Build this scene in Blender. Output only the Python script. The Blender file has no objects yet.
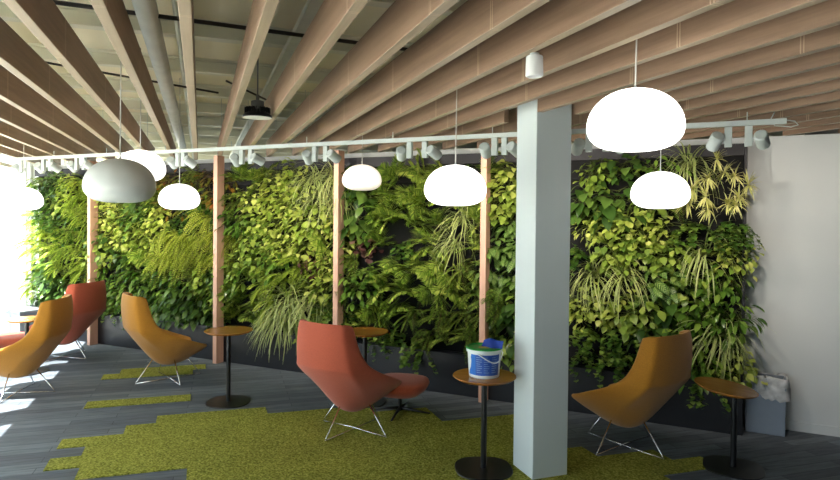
import bpy, bmesh, math, random
from mathutils import Vector, Matrix
R2 = math.sqrt(2)
scene = bpy.context.scene
COL = scene.collection
rnd = random.Random(7)

# ------------------------------------------------------------------ helpers
def W(d, t, z=0.0):            # ceiling-beam axes (d across the beams, t along) -> world
    return Vector(((d - t) / R2, (d + t) / R2, z))

class MB:
    def __init__(self): self.v = []; self.f = []; self.m = []; self.cr = []
    def add(self, vs, fs, mi=0):
        b = len(self.v); self.v += [Vector(p) for p in vs]
        for f in fs: self.f.append([b + i for i in f]); self.m.append(mi)
    def box(self, c, s, M=None, mi=0):
        c = Vector(c); h = Vector(s) / 2
        vs = []
        for z in (-1, 1):
            for x, y in ((-1, -1), (1, -1), (1, 1), (-1, 1)):
                p = Vector((x * h.x, y * h.y, z * h.z))
                if M is not None: p = M @ p
                vs.append(c + p)
        self.add(vs, [(3, 2, 1, 0), (4, 5, 6, 7), (0, 1, 5, 4), (1, 2, 6, 5), (2, 3, 7, 6), (3, 0, 4, 7)], mi)
    def tube(self, pts, r, n=8, cap=True, mi=0):
        pts = [Vector(p) for p in pts]; k = len(pts)
        rr = r if isinstance(r, (list, tuple)) else [r] * k
        vs = []; up = Vector((0, 0, 1)); prev = None
        for i, p in enumerate(pts):
            t = (pts[min(i + 1, k - 1)] - pts[max(i - 1, 0)]).normalized()
            if prev is None:
                a = up if abs(t.z) < 0.9 else Vector((1, 0, 0))
                x = t.cross(a).normalized()
            else:
                x = (prev - t * prev.dot(t)).normalized()
            prev = x; y = t.cross(x)
            for j in range(n):
                an = 2 * math.pi * j / n
                vs.append(p + (x * math.cos(an) + y * math.sin(an)) * rr[i])
        fs = []
        for i in range(k - 1):
            for j in range(n):
                fs.append((i * n + j, i * n + (j + 1) % n, (i + 1) * n + (j + 1) % n, (i + 1) * n + j))
        if cap:
            fs.append(tuple(reversed(range(n)))); fs.append(tuple((k - 1) * n + j for j in range(n)))
        self.add(vs, fs, mi)
    def lathe(self, prof, n=32, M=None, c=(0, 0, 0), mi=0, capb=False, capt=False, sq=None):
        c = Vector(c); vs = []; fs = []
        for r, z in prof:
            for j in range(n):
                a = 2 * math.pi * j / n
                ca, sa = math.cos(a), math.sin(a)
                k = 1.0
                if sq: k = 1.0 / (abs(ca) ** sq + abs(sa) ** sq) ** (1.0 / sq)
                p = Vector((r * k * ca, r * k * sa, z))
                if M is not None: p = M @ p
                vs.append(c + p)
        for i in range(len(prof) - 1):
            for j in range(n):
                fs.append((i * n + j, i * n + (j + 1) % n, (i + 1) * n + (j + 1) % n, (i + 1) * n + j))
        if capb: fs.append(tuple(reversed(range(n))))
        if capt: fs.append(tuple((len(prof) - 1) * n + j for j in range(n)))
        self.add(vs, fs, mi)
    def build(self, name, mats, parent=None, smooth=False, bevel=0, loc=None, rotz=0, angle=40):
        me = bpy.data.meshes.new(name)
        me.from_pydata([tuple(p) for p in self.v], [], self.f)
        if not isinstance(mats, (list, tuple)): mats = [mats]
        for m in mats: me.materials.append(m)
        for i, p in enumerate(me.polygons): p.material_index = self.m[i]
        if smooth:
            for p in me.polygons: p.use_smooth = True
            if smooth == 'auto':
                try: me.set_sharp_from_angle(angle=math.radians(angle))
                except Exception: pass
        me.update()
        o = bpy.data.objects.new(name, me); COL.objects.link(o)
        if parent is not None: o.parent = parent
        if loc is not None: o.location = loc
        o.rotation_euler = (0, 0, rotz)
        if bevel:
            b = o.modifiers.new('bevel', 'BEVEL'); b.width = bevel; b.segments = 2; b.limit_method = 'ANGLE'
        return o

def tag(o, label=None, cat=None, group=None, kind=None):
    if label: o['label'] = label
    if cat: o['category'] = cat
    if group: o['group'] = group
    if kind: o['kind'] = kind
    return o
def struct(o): o['kind'] = 'structure'; return o
def thing(name, label, cat, loc=(0, 0, 0), rotz=0, group=None):
    o = bpy.data.objects.new(name, None); COL.objects.link(o)
    o.empty_display_size = 0.1
    o.location = loc; o.rotation_euler = (0, 0, rotz)
    return tag(o, label, cat, group)
def dup(root, loc, rotz=0, label=None, group=None, rot=None, scale=None):
    r = root.copy(); COL.objects.link(r); r.location = loc
    r.rotation_euler = rot if rot else (0, 0, rotz)
    if scale: r.scale = scale
    if label: r['label'] = label
    if group: r['group'] = group
    for ch in list(root.children):
        c = ch.copy(); COL.objects.link(c); c.parent = r
        for g in list(ch.children):
            e = g.copy(); COL.objects.link(e); e.parent = c
    return r

# ------------------------------------------------------------------ materials
def srgb(r, g, b):
    f = lambda c: (c / 255) / 12.92 if c / 255 <= 0.04045 else ((c / 255 + 0.055) / 1.055) ** 2.4
    return (f(r), f(g), f(b), 1)
class NT:
    def __init__(self, name):
        self.m = bpy.data.materials.new(name); self.m.use_nodes = True
        self.t = self.m.node_tree; self.t.nodes.clear()
    def n(self, ty, **kw):
        nd = self.t.nodes.new(ty)
        for k, v in kw.items():
            if k.startswith('i_'): nd.inputs[k[2:].replace('_', ' ')].default_value = v
            else: setattr(nd, k, v)
        return nd
    def l(self, a, b): self.t.links.new(a, b)
    def ramp(self, fac, stops):
        r = self.n('ShaderNodeValToRGB'); e = r.color_ramp.elements
        while len(e) < len(stops): e.new(0.5)
        for i, (p, c) in enumerate(stops): e[i].position = p; e[i].color = c
        self.l(fac, r.inputs[0]); return r.outputs[0]
    def math(self, op, a, b=None, c=None):
        n = self.n('ShaderNodeMath', operation=op)
        for i, x in enumerate((a, b, c)):
            if x is None: continue
            if isinstance(x, (int, float)): n.inputs[i].default_value = x
            else: self.l(x, n.inputs[i])
        return n.outputs[0]
    def out(self, sh):
        o = self.n('ShaderNodeOutputMaterial'); self.l(sh, o.inputs[0]); return self.m
    def prin(self, **kw):
        p = self.n('ShaderNodeBsdfPrincipled')
        for k, v in kw.items():
            nm = k.replace('_', ' ')
            if hasattr(v, 'is_linked') or hasattr(v, 'links'): self.l(v, p.inputs[nm])
            else: p.inputs[nm].default_value = v
        return p
def simple(name, col, rough=0.5, metal=0.0, noise=0.06, scale=8.0, bump=0.0, bscale=200.0, **kw):
    t = NT(name); tc = t.n('ShaderNodeTexCoord')
    nz = t.n('ShaderNodeTexNoise'); nz.inputs['Scale'].default_value = scale; nz.inputs['Detail'].default_value = 4
    t.l(tc.outputs['Object'], nz.inputs['Vector'])
    lo = tuple(max(0, c * (1 - noise)) for c in col[:3]) + (1,); hi = tuple(min(1, c * (1 + noise)) for c in col[:3]) + (1,)
    c = t.ramp(nz.outputs['Fac'], [(0.3, lo), (0.7, hi)])
    p = t.prin(Base_Color=c, Roughness=rough, Metallic=metal, **kw)
    if bump:
        n2 = t.n('ShaderNodeTexNoise'); n2.inputs['Scale'].default_value = bscale; n2.inputs['Detail'].default_value = 2
        t.l(tc.outputs['Object'], n2.inputs['Vector'])
        b = t.n('ShaderNodeBump'); b.inputs['Strength'].default_value = bump; b.inputs['Distance'].default_value = 0.004
        t.l(n2.outputs['Fac'], b.inputs['Height']); t.l(b.outputs[0], p.inputs['Normal'])
    return t.out(p.outputs[0])
def wood(name, c1, c2, rough=0.5, joints=False, scl=(1.5, 30, 30), spec=0.5):
    t = NT(name); tc = t.n('ShaderNodeTexCoord'); oi = t.n('ShaderNodeObjectInfo')
    mp = t.n('ShaderNodeMapping'); mp.inputs['Scale'].default_value = scl
    add = t.n('ShaderNodeVectorMath', operation='ADD')
    t.l(tc.outputs['Object'], add.inputs[0])
    cmb = t.n('ShaderNodeCombineXYZ'); rn = t.math('MULTIPLY', oi.outputs['Random'], 37.0)
    for i in range(3): t.l(rn, cmb.inputs[i])
    t.l(cmb.outputs[0], add.inputs[1]); t.l(add.outputs[0], mp.inputs[0])
    nz = t.n('ShaderNodeTexNoise'); nz.inputs['Scale'].default_value = 1.0; nz.inputs['Detail'].default_value = 6; nz.inputs['Roughness'].default_value = 0.6
    t.l(mp.outputs[0], nz.inputs[0])
    c = t.ramp(nz.outputs['Fac'], [(0.25, c1), (0.75, c2)])
    if joints:
        sx = t.n('ShaderNodeSeparateXYZ'); t.l(tc.outputs['Object'], sx.inputs[0])
        a = t.math('ADD', sx.outputs[0], t.math('MULTIPLY', oi.outputs['Random'], 5.0))
        f = t.math('FRACT', t.math('DIVIDE', a, 1.25))
        g = t.math('LESS_THAN', t.math('ABSOLUTE', t.math('SUBTRACT', t.math('ABSOLUTE', t.math('SUBTRACT', f, 0.5)), 0.006)), 0.0022)
        mx = t.n('ShaderNodeMixRGB'); t.l(t.math('MULTIPLY', g, 0.45), mx.inputs[0]); t.l(c, mx.inputs[1]); mx.inputs[2].default_value = srgb(214, 190, 160)
        c = mx.outputs[0]
    p = t.prin(Base_Color=c, Roughness=rough)
    p.inputs['Specular IOR Level'].default_value = spec
    return t.out(p.outputs[0])

M = {}
M['beam'] = wood('pale oak veneer', srgb(116, 91, 72), srgb(148, 121, 99), 0.5, joints=True)
M['beam_bounce'] = wood('beam oak with floor bounce', srgb(156, 138, 114), srgb(182, 164, 140), 0.5, joints=True)  # bottom faces: light bounced off the floor put into the wood colour
M['post'] = wood('rose pine', srgb(196, 150, 128), srgb(218, 176, 154), 0.55, scl=(30, 30, 1.5))
M['top'] = wood('oak table top', srgb(150, 92, 34), srgb(182, 120, 52), 0.22, scl=(2, 24, 24))
M['white'] = simple('white wall paint', srgb(214, 218, 220), 0.75, noise=0.02, scale=1.5)
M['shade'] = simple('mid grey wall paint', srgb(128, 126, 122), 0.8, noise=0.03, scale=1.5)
M['column'] = simple('white column paint', srgb(206, 216, 218), 0.6, noise=0.015, scale=3)
M['ceiling'] = simple('cream ceiling deck', srgb(240, 233, 204), 0.7, noise=0.05, scale=1.3)
M['joist'] = simple('painted steel joist', srgb(226, 224, 204), 0.6, noise=0.05, scale=2)
M['duct'] = simple('painted duct', srgb(206, 208, 198), 0.55, noise=0.08, scale=5)
M['rod'] = simple('dark rod', srgb(50, 42, 36), 0.6)
M['black'] = simple('black planter', srgb(15, 16, 22), 0.4, noise=0.1, scale=3)
M['felt'] = simple('dark felt', srgb(11, 11, 13), 0.95, noise=0.25, scale=12, bump=0.5)
M['fascia'] = simple('charcoal fascia', srgb(28, 26, 33), 0.6)
M['metal_black'] = simple('black powder coat', srgb(22, 23, 25), 0.35, noise=0.05)
M['chrome'] = simple('chrome rod', srgb(225, 225, 228), 0.12, metal=1.0, noise=0.0)
M['track'] = simple('light grey track', srgb(200, 208, 206), 0.5, noise=0.02)
M['lens'] = simple('dark lens', srgb(70, 72, 76), 0.2)
M['bin'] = simple('grey bin plastic', srgb(128, 140, 156), 0.5, noise=0.04)
M['glare_grey'] = simple('sun glare grey', srgb(120, 130, 138), 0.5, noise=0.05)
M['cord'] = simple('pale cord', srgb(196, 196, 190), 0.6)
M['frame'] = simple('window frame white', srgb(230, 232, 232), 0.5, noise=0.01)
M['lamp_grey'] = simple('highbay housing', srgb(120, 122, 124), 0.5)
M['lamp_pale'] = simple('highbay diffuser', srgb(226, 226, 214), 0.6)
M['bag_dark'] = simple('bin shadow liner', srgb(150, 148, 152), 0.6)

def fabric(name, c):
    t = NT(name); tc = t.n('ShaderNodeTexCoord')
    nz = t.n('ShaderNodeTexNoise'); nz.inputs['Scale'].default_value = 260; nz.inputs['Detail'].default_value = 2
    t.l(tc.outputs['Object'], nz.inputs[0])
    lo = tuple(x * 0.82 for x in c[:3]) + (1,); hi = tuple(min(1, x * 1.15) for x in c[:3]) + (1,)
    col = t.ramp(nz.outputs['Fac'], [(0.35, lo), (0.65, hi)])
    b = t.n('ShaderNodeBump'); b.inputs['Strength'].default_value = 0.25; b.inputs['Distance'].default_value = 0.002
    t.l(nz.outputs['Fac'], b.inputs['Height'])
    p = t.prin(Base_Color=col, Roughness=0.85, Normal=b.outputs[0])
    p.inputs['Sheen Weight'].default_value = 0.25; p.inputs['Sheen Roughness'].default_value = 0.5
    p.inputs['Specular IOR Level'].default_value = 0.2
    return t.out(p.outputs[0])
M['ochre'] = fabric('ochre wool', srgb(176, 120, 38))
M['red'] = fabric('terracotta wool', srgb(178, 86, 62))

def emissive(name, col, strength):
    t = NT(name)
    tc = t.n('ShaderNodeTexCoord')
    nz = t.n('ShaderNodeTexNoise'); nz.inputs['Scale'].default_value = 2.0; t.l(tc.outputs['Object'], nz.inputs[0])
    c = t.ramp(nz.outputs['Fac'], [(0.3, tuple(x * 0.98 for x in col[:3]) + (1,)), (0.7, col)])
    p = t.prin(Base_Color=srgb(238, 238, 234), Roughness=0.35)
    t.l(c, p.inputs['Emission Color']); p.inputs['Emission Strength'].default_value = strength
    return t.out(p.outputs[0])
M['glow'] = emissive('lit opal glass', (1.0, 0.97, 0.93, 1), 1.9)
M['glow_dim'] = emissive('dim opal glass', (1.0, 0.86, 0.72, 1), 0.45)
M['opal_off'] = simple('unlit opal glass', srgb(212, 218, 216), 0.35, noise=0.01)

def leafmat(name, c1, c2, c3, rough=0.38, trans=0.3, vein=None, spec=0.5):
    t = NT(name); g = t.n('ShaderNodeNewGeometry'); oi = t.n('ShaderNodeObjectInfo')
    r = t.math('FRACT', t.math('ADD', g.outputs['Random Per Island'], t.math('MULTIPLY', oi.outputs['Random'], 3.7)))
    mixr = t.math('ADD', t.math('MULTIPLY', g.outputs['Random Per Island'], 0.75), t.math('MULTIPLY', oi.outputs['Random'], 0.25))
    c = t.ramp(mixr, [(0.08, c1), (0.5, c2), (0.92, c3)])
    if vein:
        uv = t.n('ShaderNodeUVMap'); sx = t.n('ShaderNodeSeparateXYZ'); t.l(uv.outputs[0], sx.inputs[0])
        # stripes beside the midrib (u = 0.5)
        a = t.math('ABSOLUTE', t.math('SUBTRACT', sx.outputs[0], 0.5))
        if vein[0] == 'edge': k = t.math('GREATER_THAN', a, 0.28)
        else:
            w = t.math('SINE', t.math('MULTIPLY', t.math('ADD', sx.outputs[1], t.math('MULTIPLY', a, -0.6)), 42.0))
            k = t.math('MULTIPLY', t.math('GREATER_THAN', w, 0.35), t.math('LESS_THAN', a, 0.36))
        mx = t.n('ShaderNodeMixRGB'); t.l(t.math('MULTIPLY', k, vein[2]), mx.inputs[0]); t.l(c, mx.inputs[1]); mx.inputs[2].default_value = vein[1]
        c = mx.outputs[0]
    p = t.prin(Base_Color=c, Roughness=rough)
    p.inputs['Specular IOR Level'].default_value = spec
    tr = t.n('ShaderNodeBsdfTranslucent')
    hs = t.n('ShaderNodeHueSaturation'); hs.inputs['Value'].default_value = 1.25; hs.inputs['Hue'].default_value = 0.49
    t.l(c, hs.inputs['Color']); t.l(hs.outputs[0], tr.inputs['Color'])
    ms = t.n('ShaderNodeMixShader'); ms.inputs[0].default_value = trans
    t.l(p.outputs[0], ms.inputs[1]); t.l(tr.outputs[0], ms.inputs[2])
    return t.out(ms.outputs[0])
L = {}
L['pothos'] = leafmat('pothos leaf', srgb(92, 120, 46), srgb(144, 168, 68), srgb(192, 202, 104), 0.35)
L['gold'] = leafmat('golden leaf', srgb(124, 148, 54), srgb(178, 192, 88), srgb(216, 218, 128), 0.36)
L['dark'] = leafmat('dark broad leaf', srgb(40, 68, 26), srgb(70, 102, 42), srgb(112, 142, 64), 0.28)
L['gloss'] = leafmat('glossy lance leaf', srgb(54, 88, 30), srgb(94, 130, 48), srgb(148, 174, 76), 0.25)
L['fern'] = leafmat('fern frond', srgb(106, 134, 38), srgb(152, 176, 60), srgb(196, 206, 92), 0.5)
L['darkfern'] = leafmat('dark fern frond', srgb(64, 94, 32), srgb(106, 136, 50), srgb(164, 182, 78), 0.5)
L['palm'] = leafmat('palm leaflet', srgb(82, 118, 40), srgb(138, 170, 62), srgb(206, 216, 108), 0.38)
L['spider'] = leafmat('striped grass leaf', srgb(110, 138, 62), srgb(142, 166, 82), srgb(186, 196, 120), 0.4, vein=('edge', srgb(216, 216, 160), 0.75))
L['strap'] = leafmat('strap fern leaf', srgb(150, 170, 54), srgb(184, 198, 78), srgb(212, 216, 112), 0.42)
L['heuchera'] = leafmat('burgundy leaf', srgb(64, 30, 34), srgb(98, 60, 58), srgb(146, 120, 98), 0.45, trans=0.2)
L['croton'] = leafmat('orange tinted leaf', srgb(62, 78, 28), srgb(120, 122, 44), srgb(166, 104, 44), 0.4)
L['calathea'] = leafmat('patterned leaf', srgb(58, 92, 38), srgb(84, 122, 52), srgb(120, 152, 70), 0.35, vein=('band', srgb(176, 196, 116), 0.7))
L['rosette'] = leafmat('cream rosette leaf', srgb(158, 168, 76), srgb(196, 198, 110), srgb(222, 216, 160), 0.4, vein=('edge', srgb(232, 226, 178), 0.7))
L['ivy'] = leafmat('ivy leaf', srgb(48, 84, 30), srgb(82, 118, 44), srgb(136, 160, 70), 0.38)
L['stem'] = simple('plant stem', srgb(92, 104, 44), 0.6)
L['stem_dark'] = simple('woody stem', srgb(84, 62, 40), 0.7)

# carpet
def carpet():
    t = NT('grey plank carpet'); tc = t.n('ShaderNodeTexCoord')
    mp = t.n('ShaderNodeMapping'); mp.inputs['Rotation'].default_value = (0, 0, -(math.pi / 4 - 0.04))
    t.l(tc.outputs['Object'], mp.inputs[0])
    br = t.n('ShaderNodeTexBrick'); br.offset = 0.37; br.offset_frequency = 2
    br.inputs['Color1'].default_value = srgb(84, 91, 100); br.inputs['Color2'].default_value = srgb(112, 120, 128)
    br.inputs['Mortar'].default_value = srgb(66, 72, 80); br.inputs['Scale'].default_value = 1.0
    br.inputs['Mortar Size'].default_value = 0.003; br.inputs['Brick Width'].default_value = 0.93; br.inputs['Row Height'].default_value = 0.1045
    t.l(mp.outputs[0], br.inputs['Vector'])
    m2 = t.n('ShaderNodeMapping'); m2.inputs['Scale'].default_value = (3, 26, 1); t.l(mp.outputs[0], m2.inputs[0])
    vz = t.n('ShaderNodeTexNoise'); vz.inputs['Scale'].default_value = 1.6; vz.inputs['Detail'].default_value = 5; t.l(m2.outputs[0], vz.inputs[0])
    mx = t.n('ShaderNodeMixRGB', blend_type='MULTIPLY'); mx.inputs[0].default_value = 0.85
    t.l(br.outputs['Color'], mx.inputs[1]); t.l(t.ramp(vz.outputs['Fac'], [(0.3, (.62, .62, .62, 1)), (0.7, (1.15, 1.15, 1.15, 1))]), mx.inputs[2])
    nz = t.n('ShaderNodeTexNoise'); nz.inputs['Scale'].default_value = 180; t.l(tc.outputs['Object'], nz.inputs[0])
    b = t.n('ShaderNodeBump'); b.inputs['Strength'].default_value = 0.4; b.inputs['Distance'].default_value = 0.004
    t.l(t.math('ADD', nz.outputs['Fac'], vz.outputs['Fac']), b.inputs['Height'])
    p = t.prin(Base_Color=mx.outputs[0], Roughness=0.75, Normal=b.outputs[0]); p.inputs['Specular IOR Level'].default_value = 0.35
    return t.out(p.outputs[0])
def grass():
    t = NT('moss green carpet'); tc = t.n('ShaderNodeTexCoord')
    nz = t.n('ShaderNodeTexNoise'); nz.inputs['Scale'].default_value = 75; nz.inputs['Detail'].default_value = 3; t.l(tc.outputs['Object'], nz.inputs[0])
    n2 = t.n('ShaderNodeTexNoise'); n2.inputs['Scale'].default_value = 2.5; t.l(tc.outputs['Object'], n2.inputs[0])
    c = t.ramp(nz.outputs['Fac'], [(0.32, srgb(96, 98, 34)), (0.5, srgb(140, 142, 58)), (0.7, srgb(180, 180, 92))])
    mx = t.n('ShaderNodeMixRGB', blend_type='MULTIPLY'); mx.inputs[0].default_value = 1
    t.l(c, mx.inputs[1]); t.l(t.ramp(n2.outputs['Fac'], [(0.35, (.9, .9, .9, 1)), (0.65, (1.05, 1.05, 1.05, 1))]), mx.inputs[2])
    b = t.n('ShaderNodeBump'); b.inputs['Strength'].default_value = 0.9; b.inputs['Distance'].default_value = 0.012
    t.l(nz.outputs['Fac'], b.inputs['Height'])
    p = t.prin(Base_Color=mx.outputs[0], Roughness=0.95, Normal=b.outputs[0]); p.inputs['Specular IOR Level'].default_value = 0.1
    return t.out(p.outputs[0])
M['carpet'] = carpet(); M['grass'] = grass()
def glassmat():
    t = NT('window glass'); g = t.n('ShaderNodeBsdfGlossy'); g.inputs['Roughness'].default_value = 0.02
    tr = t.n('ShaderNodeBsdfTransparent'); tr.inputs[0].default_value = (0.96, 0.98, 0.98, 1)
    nz = t.n('ShaderNodeTexNoise'); nz.inputs['Scale'].default_value = 0.4
    f = t.math('ADD', t.math('MULTIPLY', nz.outputs['Fac'], 0.01), 0.05)
    ms = t.n('ShaderNodeMixShader'); t.l(f, ms.inputs[0]); t.l(tr.outputs[0], ms.inputs[1]); t.l(g.outputs[0], ms.inputs[2])
    return t.out(ms.outputs[0])
M['glass'] = glassmat()
def bagmat():
    t = NT('clear bin bag'); tc = t.n('ShaderNodeTexCoord')
    nz = t.n('ShaderNodeTexNoise'); nz.inputs['Scale'].default_value = 14; nz.inputs['Detail'].default_value = 5; t.l(tc.outputs['Object'], nz.inputs[0])
    b = t.n('ShaderNodeBump'); b.inputs['Strength'].default_value = 1.0; b.inputs['Distance'].default_value = 0.02; t.l(nz.outputs['Fac'], b.inputs['Height'])
    p = t.prin(Base_Color=srgb(232, 234, 238), Roughness=0.25, Normal=b.outputs[0])
    tr = t.n('ShaderNodeBsdfTransparent'); ms = t.n('ShaderNodeMixShader')
    t.l(t.ramp(nz.outputs['Fac'], [(0.3, (.35, .35, .35, 1)), (0.7, (.8, .8, .8, 1))]), ms.inputs[0])
    t.l(tr.outputs[0], ms.inputs[1]); t.l(p.outputs[0], ms.inputs[2]); return t.out(ms.outputs[0])
M['bag'] = bagmat()

# ------------------------------------------------------------------ the room
DW = -2.5          # window wall line (d)
DR, TB, YW, ZC = 8.5, -6.5, 6.1, 3.12
def poly_slab(name, pts, z0, z1, mat):
    mb = MB(); n = len(pts)
    vs = [(p[0], p[1], z0) for p in pts] + [(p[0], p[1], z1) for p in pts]
    fs = [tuple(reversed(range(n))), tuple(range(n, 2 * n))] + [(i, (i + 1) % n, n + (i + 1) % n, n + i) for i in range(n)]
    mb.add(vs, fs); return mb.build(name, mat)
tA = R2 * YW - DW; tB = R2 * YW - DR
YF = 11.5; tF = R2 * YF - DW; tG = R2 * YF - DR
room = [W(DW - 0.15, TB - 0.15), W(DR + 0.15, TB - 0.15), W(DR + 0.15, tG + 0.1), W(DW - 0.15, tF + 0.4)]
rp = [(p.x, p.y) for p in room]
struct(poly_slab('floor', rp, -0.12, 0.0, M['carpet']))
struct(poly_slab('ceiling', rp, ZC, ZC + 0.1, M['ceiling']))
def wall(name, a, b, th, z0, z1, mat, side=1):
    a = Vector(a[:2]); b = Vector(b[:2]); d = (b - a).normalized(); n = Vector((-d.y, d.x)) * th * side
    return struct(poly_slab(name, [tuple(a), tuple(b), tuple(b + n), tuple(a + n)] if side > 0 else [tuple(b), tuple(a), tuple(a + n), tuple(b + n)], z0, z1, mat))
wall('wall_back', W(DW, tA), W(DR, tB), 0.12, 0, 2.515, M['white'], 1)
wall('wall_far', W(DW, tF), W(DR, tG), 0.12, 0, ZC, M['white'], 1)
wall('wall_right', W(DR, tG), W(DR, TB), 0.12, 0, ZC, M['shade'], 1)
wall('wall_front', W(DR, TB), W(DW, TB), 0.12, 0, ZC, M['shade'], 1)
# added unseen eave: stops the sun where a lower window head would
mb = MB(); mb.box(W(DW - 0.16, (TB + tA) / 2, ZC + 0.05), (0.36, tA - TB, 0.1), Matrix.Rotation(math.pi / 4, 3, 'Z')); struct(mb.build('trim_sun_block', M['frame']))
# glazing bays between piers; upper height and far bays added for ceiling light
bays = []; edges = [-1.95, 0.8, 3.3, 5.72, 8.25, tA, 13.6, 16.2, tF]
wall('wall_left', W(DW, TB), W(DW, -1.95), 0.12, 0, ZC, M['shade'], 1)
pw = 0.16
for i, e in enumerate(edges):
    if 0 < i < len(edges) - 1:
        mb = MB(); c = W(DW - 0.07, e, ZC / 2)
        mb.box(c, (0.2, 2 * pw, ZC), Matrix.Rotation(math.pi / 4, 3, 'Z'))
        o = mb.build('trim_%d' % i, M['frame']); struct(o)
for i in range(len(edges) - 1):
    a, b = edges[i] + (pw if i else 0.0), edges[i + 1] - (pw if i < len(edges) - 2 else 0.05)
    Rz = Matrix.Rotation(math.pi / 4, 3, 'Z')
    fr = MB(); L_ = b - a; m = (a + b) / 2
    fr.box(W(DW - 0.05, m, 0.03), (0.06, L_, 0.06), Rz); fr.box(W(DW - 0.05, m, ZC - 0.03), (0.06, L_, 0.06), Rz); fr.box(W(DW - 0.05, m, 2.45), (0.06, L_, 0.05), Rz)
    for tt in (a + 0.025, b - 0.025, m): fr.box(W(DW - 0.05, tt, ZC / 2), (0.06, 0.05, ZC - 0.1), Rz)
    o = fr.build('window_%d' % (i + 1), M['frame']); struct(o)
    g = MB(); g.box(W(DW - 0.05, m, ZC / 2), (0.008, L_ - 0.06, ZC - 0.1), Rz)
    g.build('glass_pane', M['glass'], parent=o)
# skirting line of the white wall
mb = MB(); mb.box((2.8, YW - 0.006, 0.04), (4.9, 0.012, 0.08)); struct(mb.build('baseboard_back', M['white']))

# joists and services above the beams
for t_ in (-4.3, -3.2, -2.1, -1.0, 0.1, 1.2, 2.3, 3.4, 4.5, 5.6, 6.7, 7.8, 8.9, 10.0, 11.1, 12.2, 13.3, 14.4, 15.5):
    d1 = min(DR, R2 * (YF - 0.02) - t_) - 0.08; d0 = DW + 0.02
    if d1 - d0 < 0.3: continue
    mb = MB(); Rz = Matrix.Rotation(math.pi / 4, 3, 'Z')
    c = W((d0 + d1) / 2, t_, 0)
    mb.box((c.x, c.y, ZC - 0.01), (d1 - d0, 0.09, 0.02), Rz); mb.box((c.x, c.y, ZC - 0.06), (d1 - d0, 0.012, 0.1), Rz)
    mb.box((c.x, c.y, ZC - 0.112), (d1 - d0, 0.09, 0.014), Rz)
    tag(struct(mb.build('ceiling_joist', M['joist'])), group='ceiling joists')
def along(name, d, z, t0, t1, label, cat, shape, mat):
    c = W(d, (t0 + t1) / 2, z); ln = t1 - t0; mb = MB()
    if shape[0] == 'tube': mb.tube([(-ln / 2, 0, 0), (ln / 2, 0, 0)], shape[1], 14)
    else:
        w, h = shape[1:]
        mb.box((0, 0, -h / 2), (ln, w, 0.006)); mb.box((0, -w / 2, 0), (ln, 0.006, h)); mb.box((0, w / 2, 0), (ln, 0.006, h))
        for k in range(int(ln / 0.3)): mb.box((-ln / 2 + 0.15 + k * 0.3, 0, h * 0.3), (0.03, w, 0.01))
    o = mb.build(name, mat, loc=c, rotz=math.radians(135), smooth='auto')
    return tag(o, label, cat)
along('ceiling_duct', -0.27, 2.87, -3, 14, 'round painted duct running above the beams, left of the central beam', 'duct', ('tube', 0.058), M['duct'])
along('cable_tray', -1.3, 2.9, -3, 15, 'open cable tray with rungs above the beams at upper left', 'cable tray', ('tray', 0.16, 0.05), M['duct'])
along('conduit_pipe', -0.13, 2.93, -3, 14, 'thin painted conduit beside the round ceiling duct', 'pipe', ('tube', 0.018), M['duct'])
along('cable_tray', 0.62, 2.95, -3, 13, 'open cable tray above the beams, right of the high bay lamp', 'cable tray', ('tray', 0.14, 0.04), M['duct'])
def rodline(a, b, label, r=0.009):
    mb = MB(); mb.tube([a, b], r, 8); return tag(mb.build('ceiling_rod', M['rod'], smooth=True), label, 'rod')
rodline(W(-1.6, 4.9, 2.90) + Vector((0, 0, 0)), W(0.15, 5.9, 2.90), 'dark sloping rod crossing the ceiling left of the central beam')
rodline(W(0.75, 6.1, 2.84), W(0.2, 5.35, 2.9), 'dark sloping rod right of the central beam near the high bay lamp')
rodline(W(-1.9, 3.45, 2.86), W(1.3, 3.75, 2.86), 'long dark pipe crossing the ceiling at the top of the photo', 0.012)

# ------------------------------------------------------------------ wooden beams
BZ0, BZ1, BW = 2.5, 2.68, 0.044
n_words = ['central']
def beam(d, t0, t1, label):
    mb = MB(); ln = t1 - t0
    mb.box((0, 0, (BZ1 - BZ0) / 2), (ln, BW, BZ1 - BZ0))
    # hidden hangers are omitted; two slim suspension straps carry the beam
    root = mb.build('ceiling_beam', [M['beam'], M['beam_bounce']], loc=W(d, (t0 + t1) / 2, BZ0), rotz=math.radians(135), bevel=0.003)
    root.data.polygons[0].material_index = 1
    tag(root, label, 'beam', 'timber ceiling beams')
    for s in (-0.42, 0.0, 0.42):
        if ln < 1.5 and s: continue
        h = MB(); h.tube([(s * ln, 0, BZ1 - BZ0 - 0.01), (s * ln, 0, ZC - BZ0)], 0.004, 6)
        h.build('hanger', M['duct'], parent=root)
    return root
ordn = ['', 'first', 'second', 'third', 'fourth', 'fifth', 'sixth', 'seventh', 'eighth', 'ninth', 'tenth', 'eleventh', 'twelfth', 'thirteenth', 'fourteenth', 'fifteenth', 'sixteenth', 'seventeenth', 'eighteenth', 'nineteenth', 'twentieth', 'twenty-first', 'twenty-second', 'twenty-third']
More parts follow.
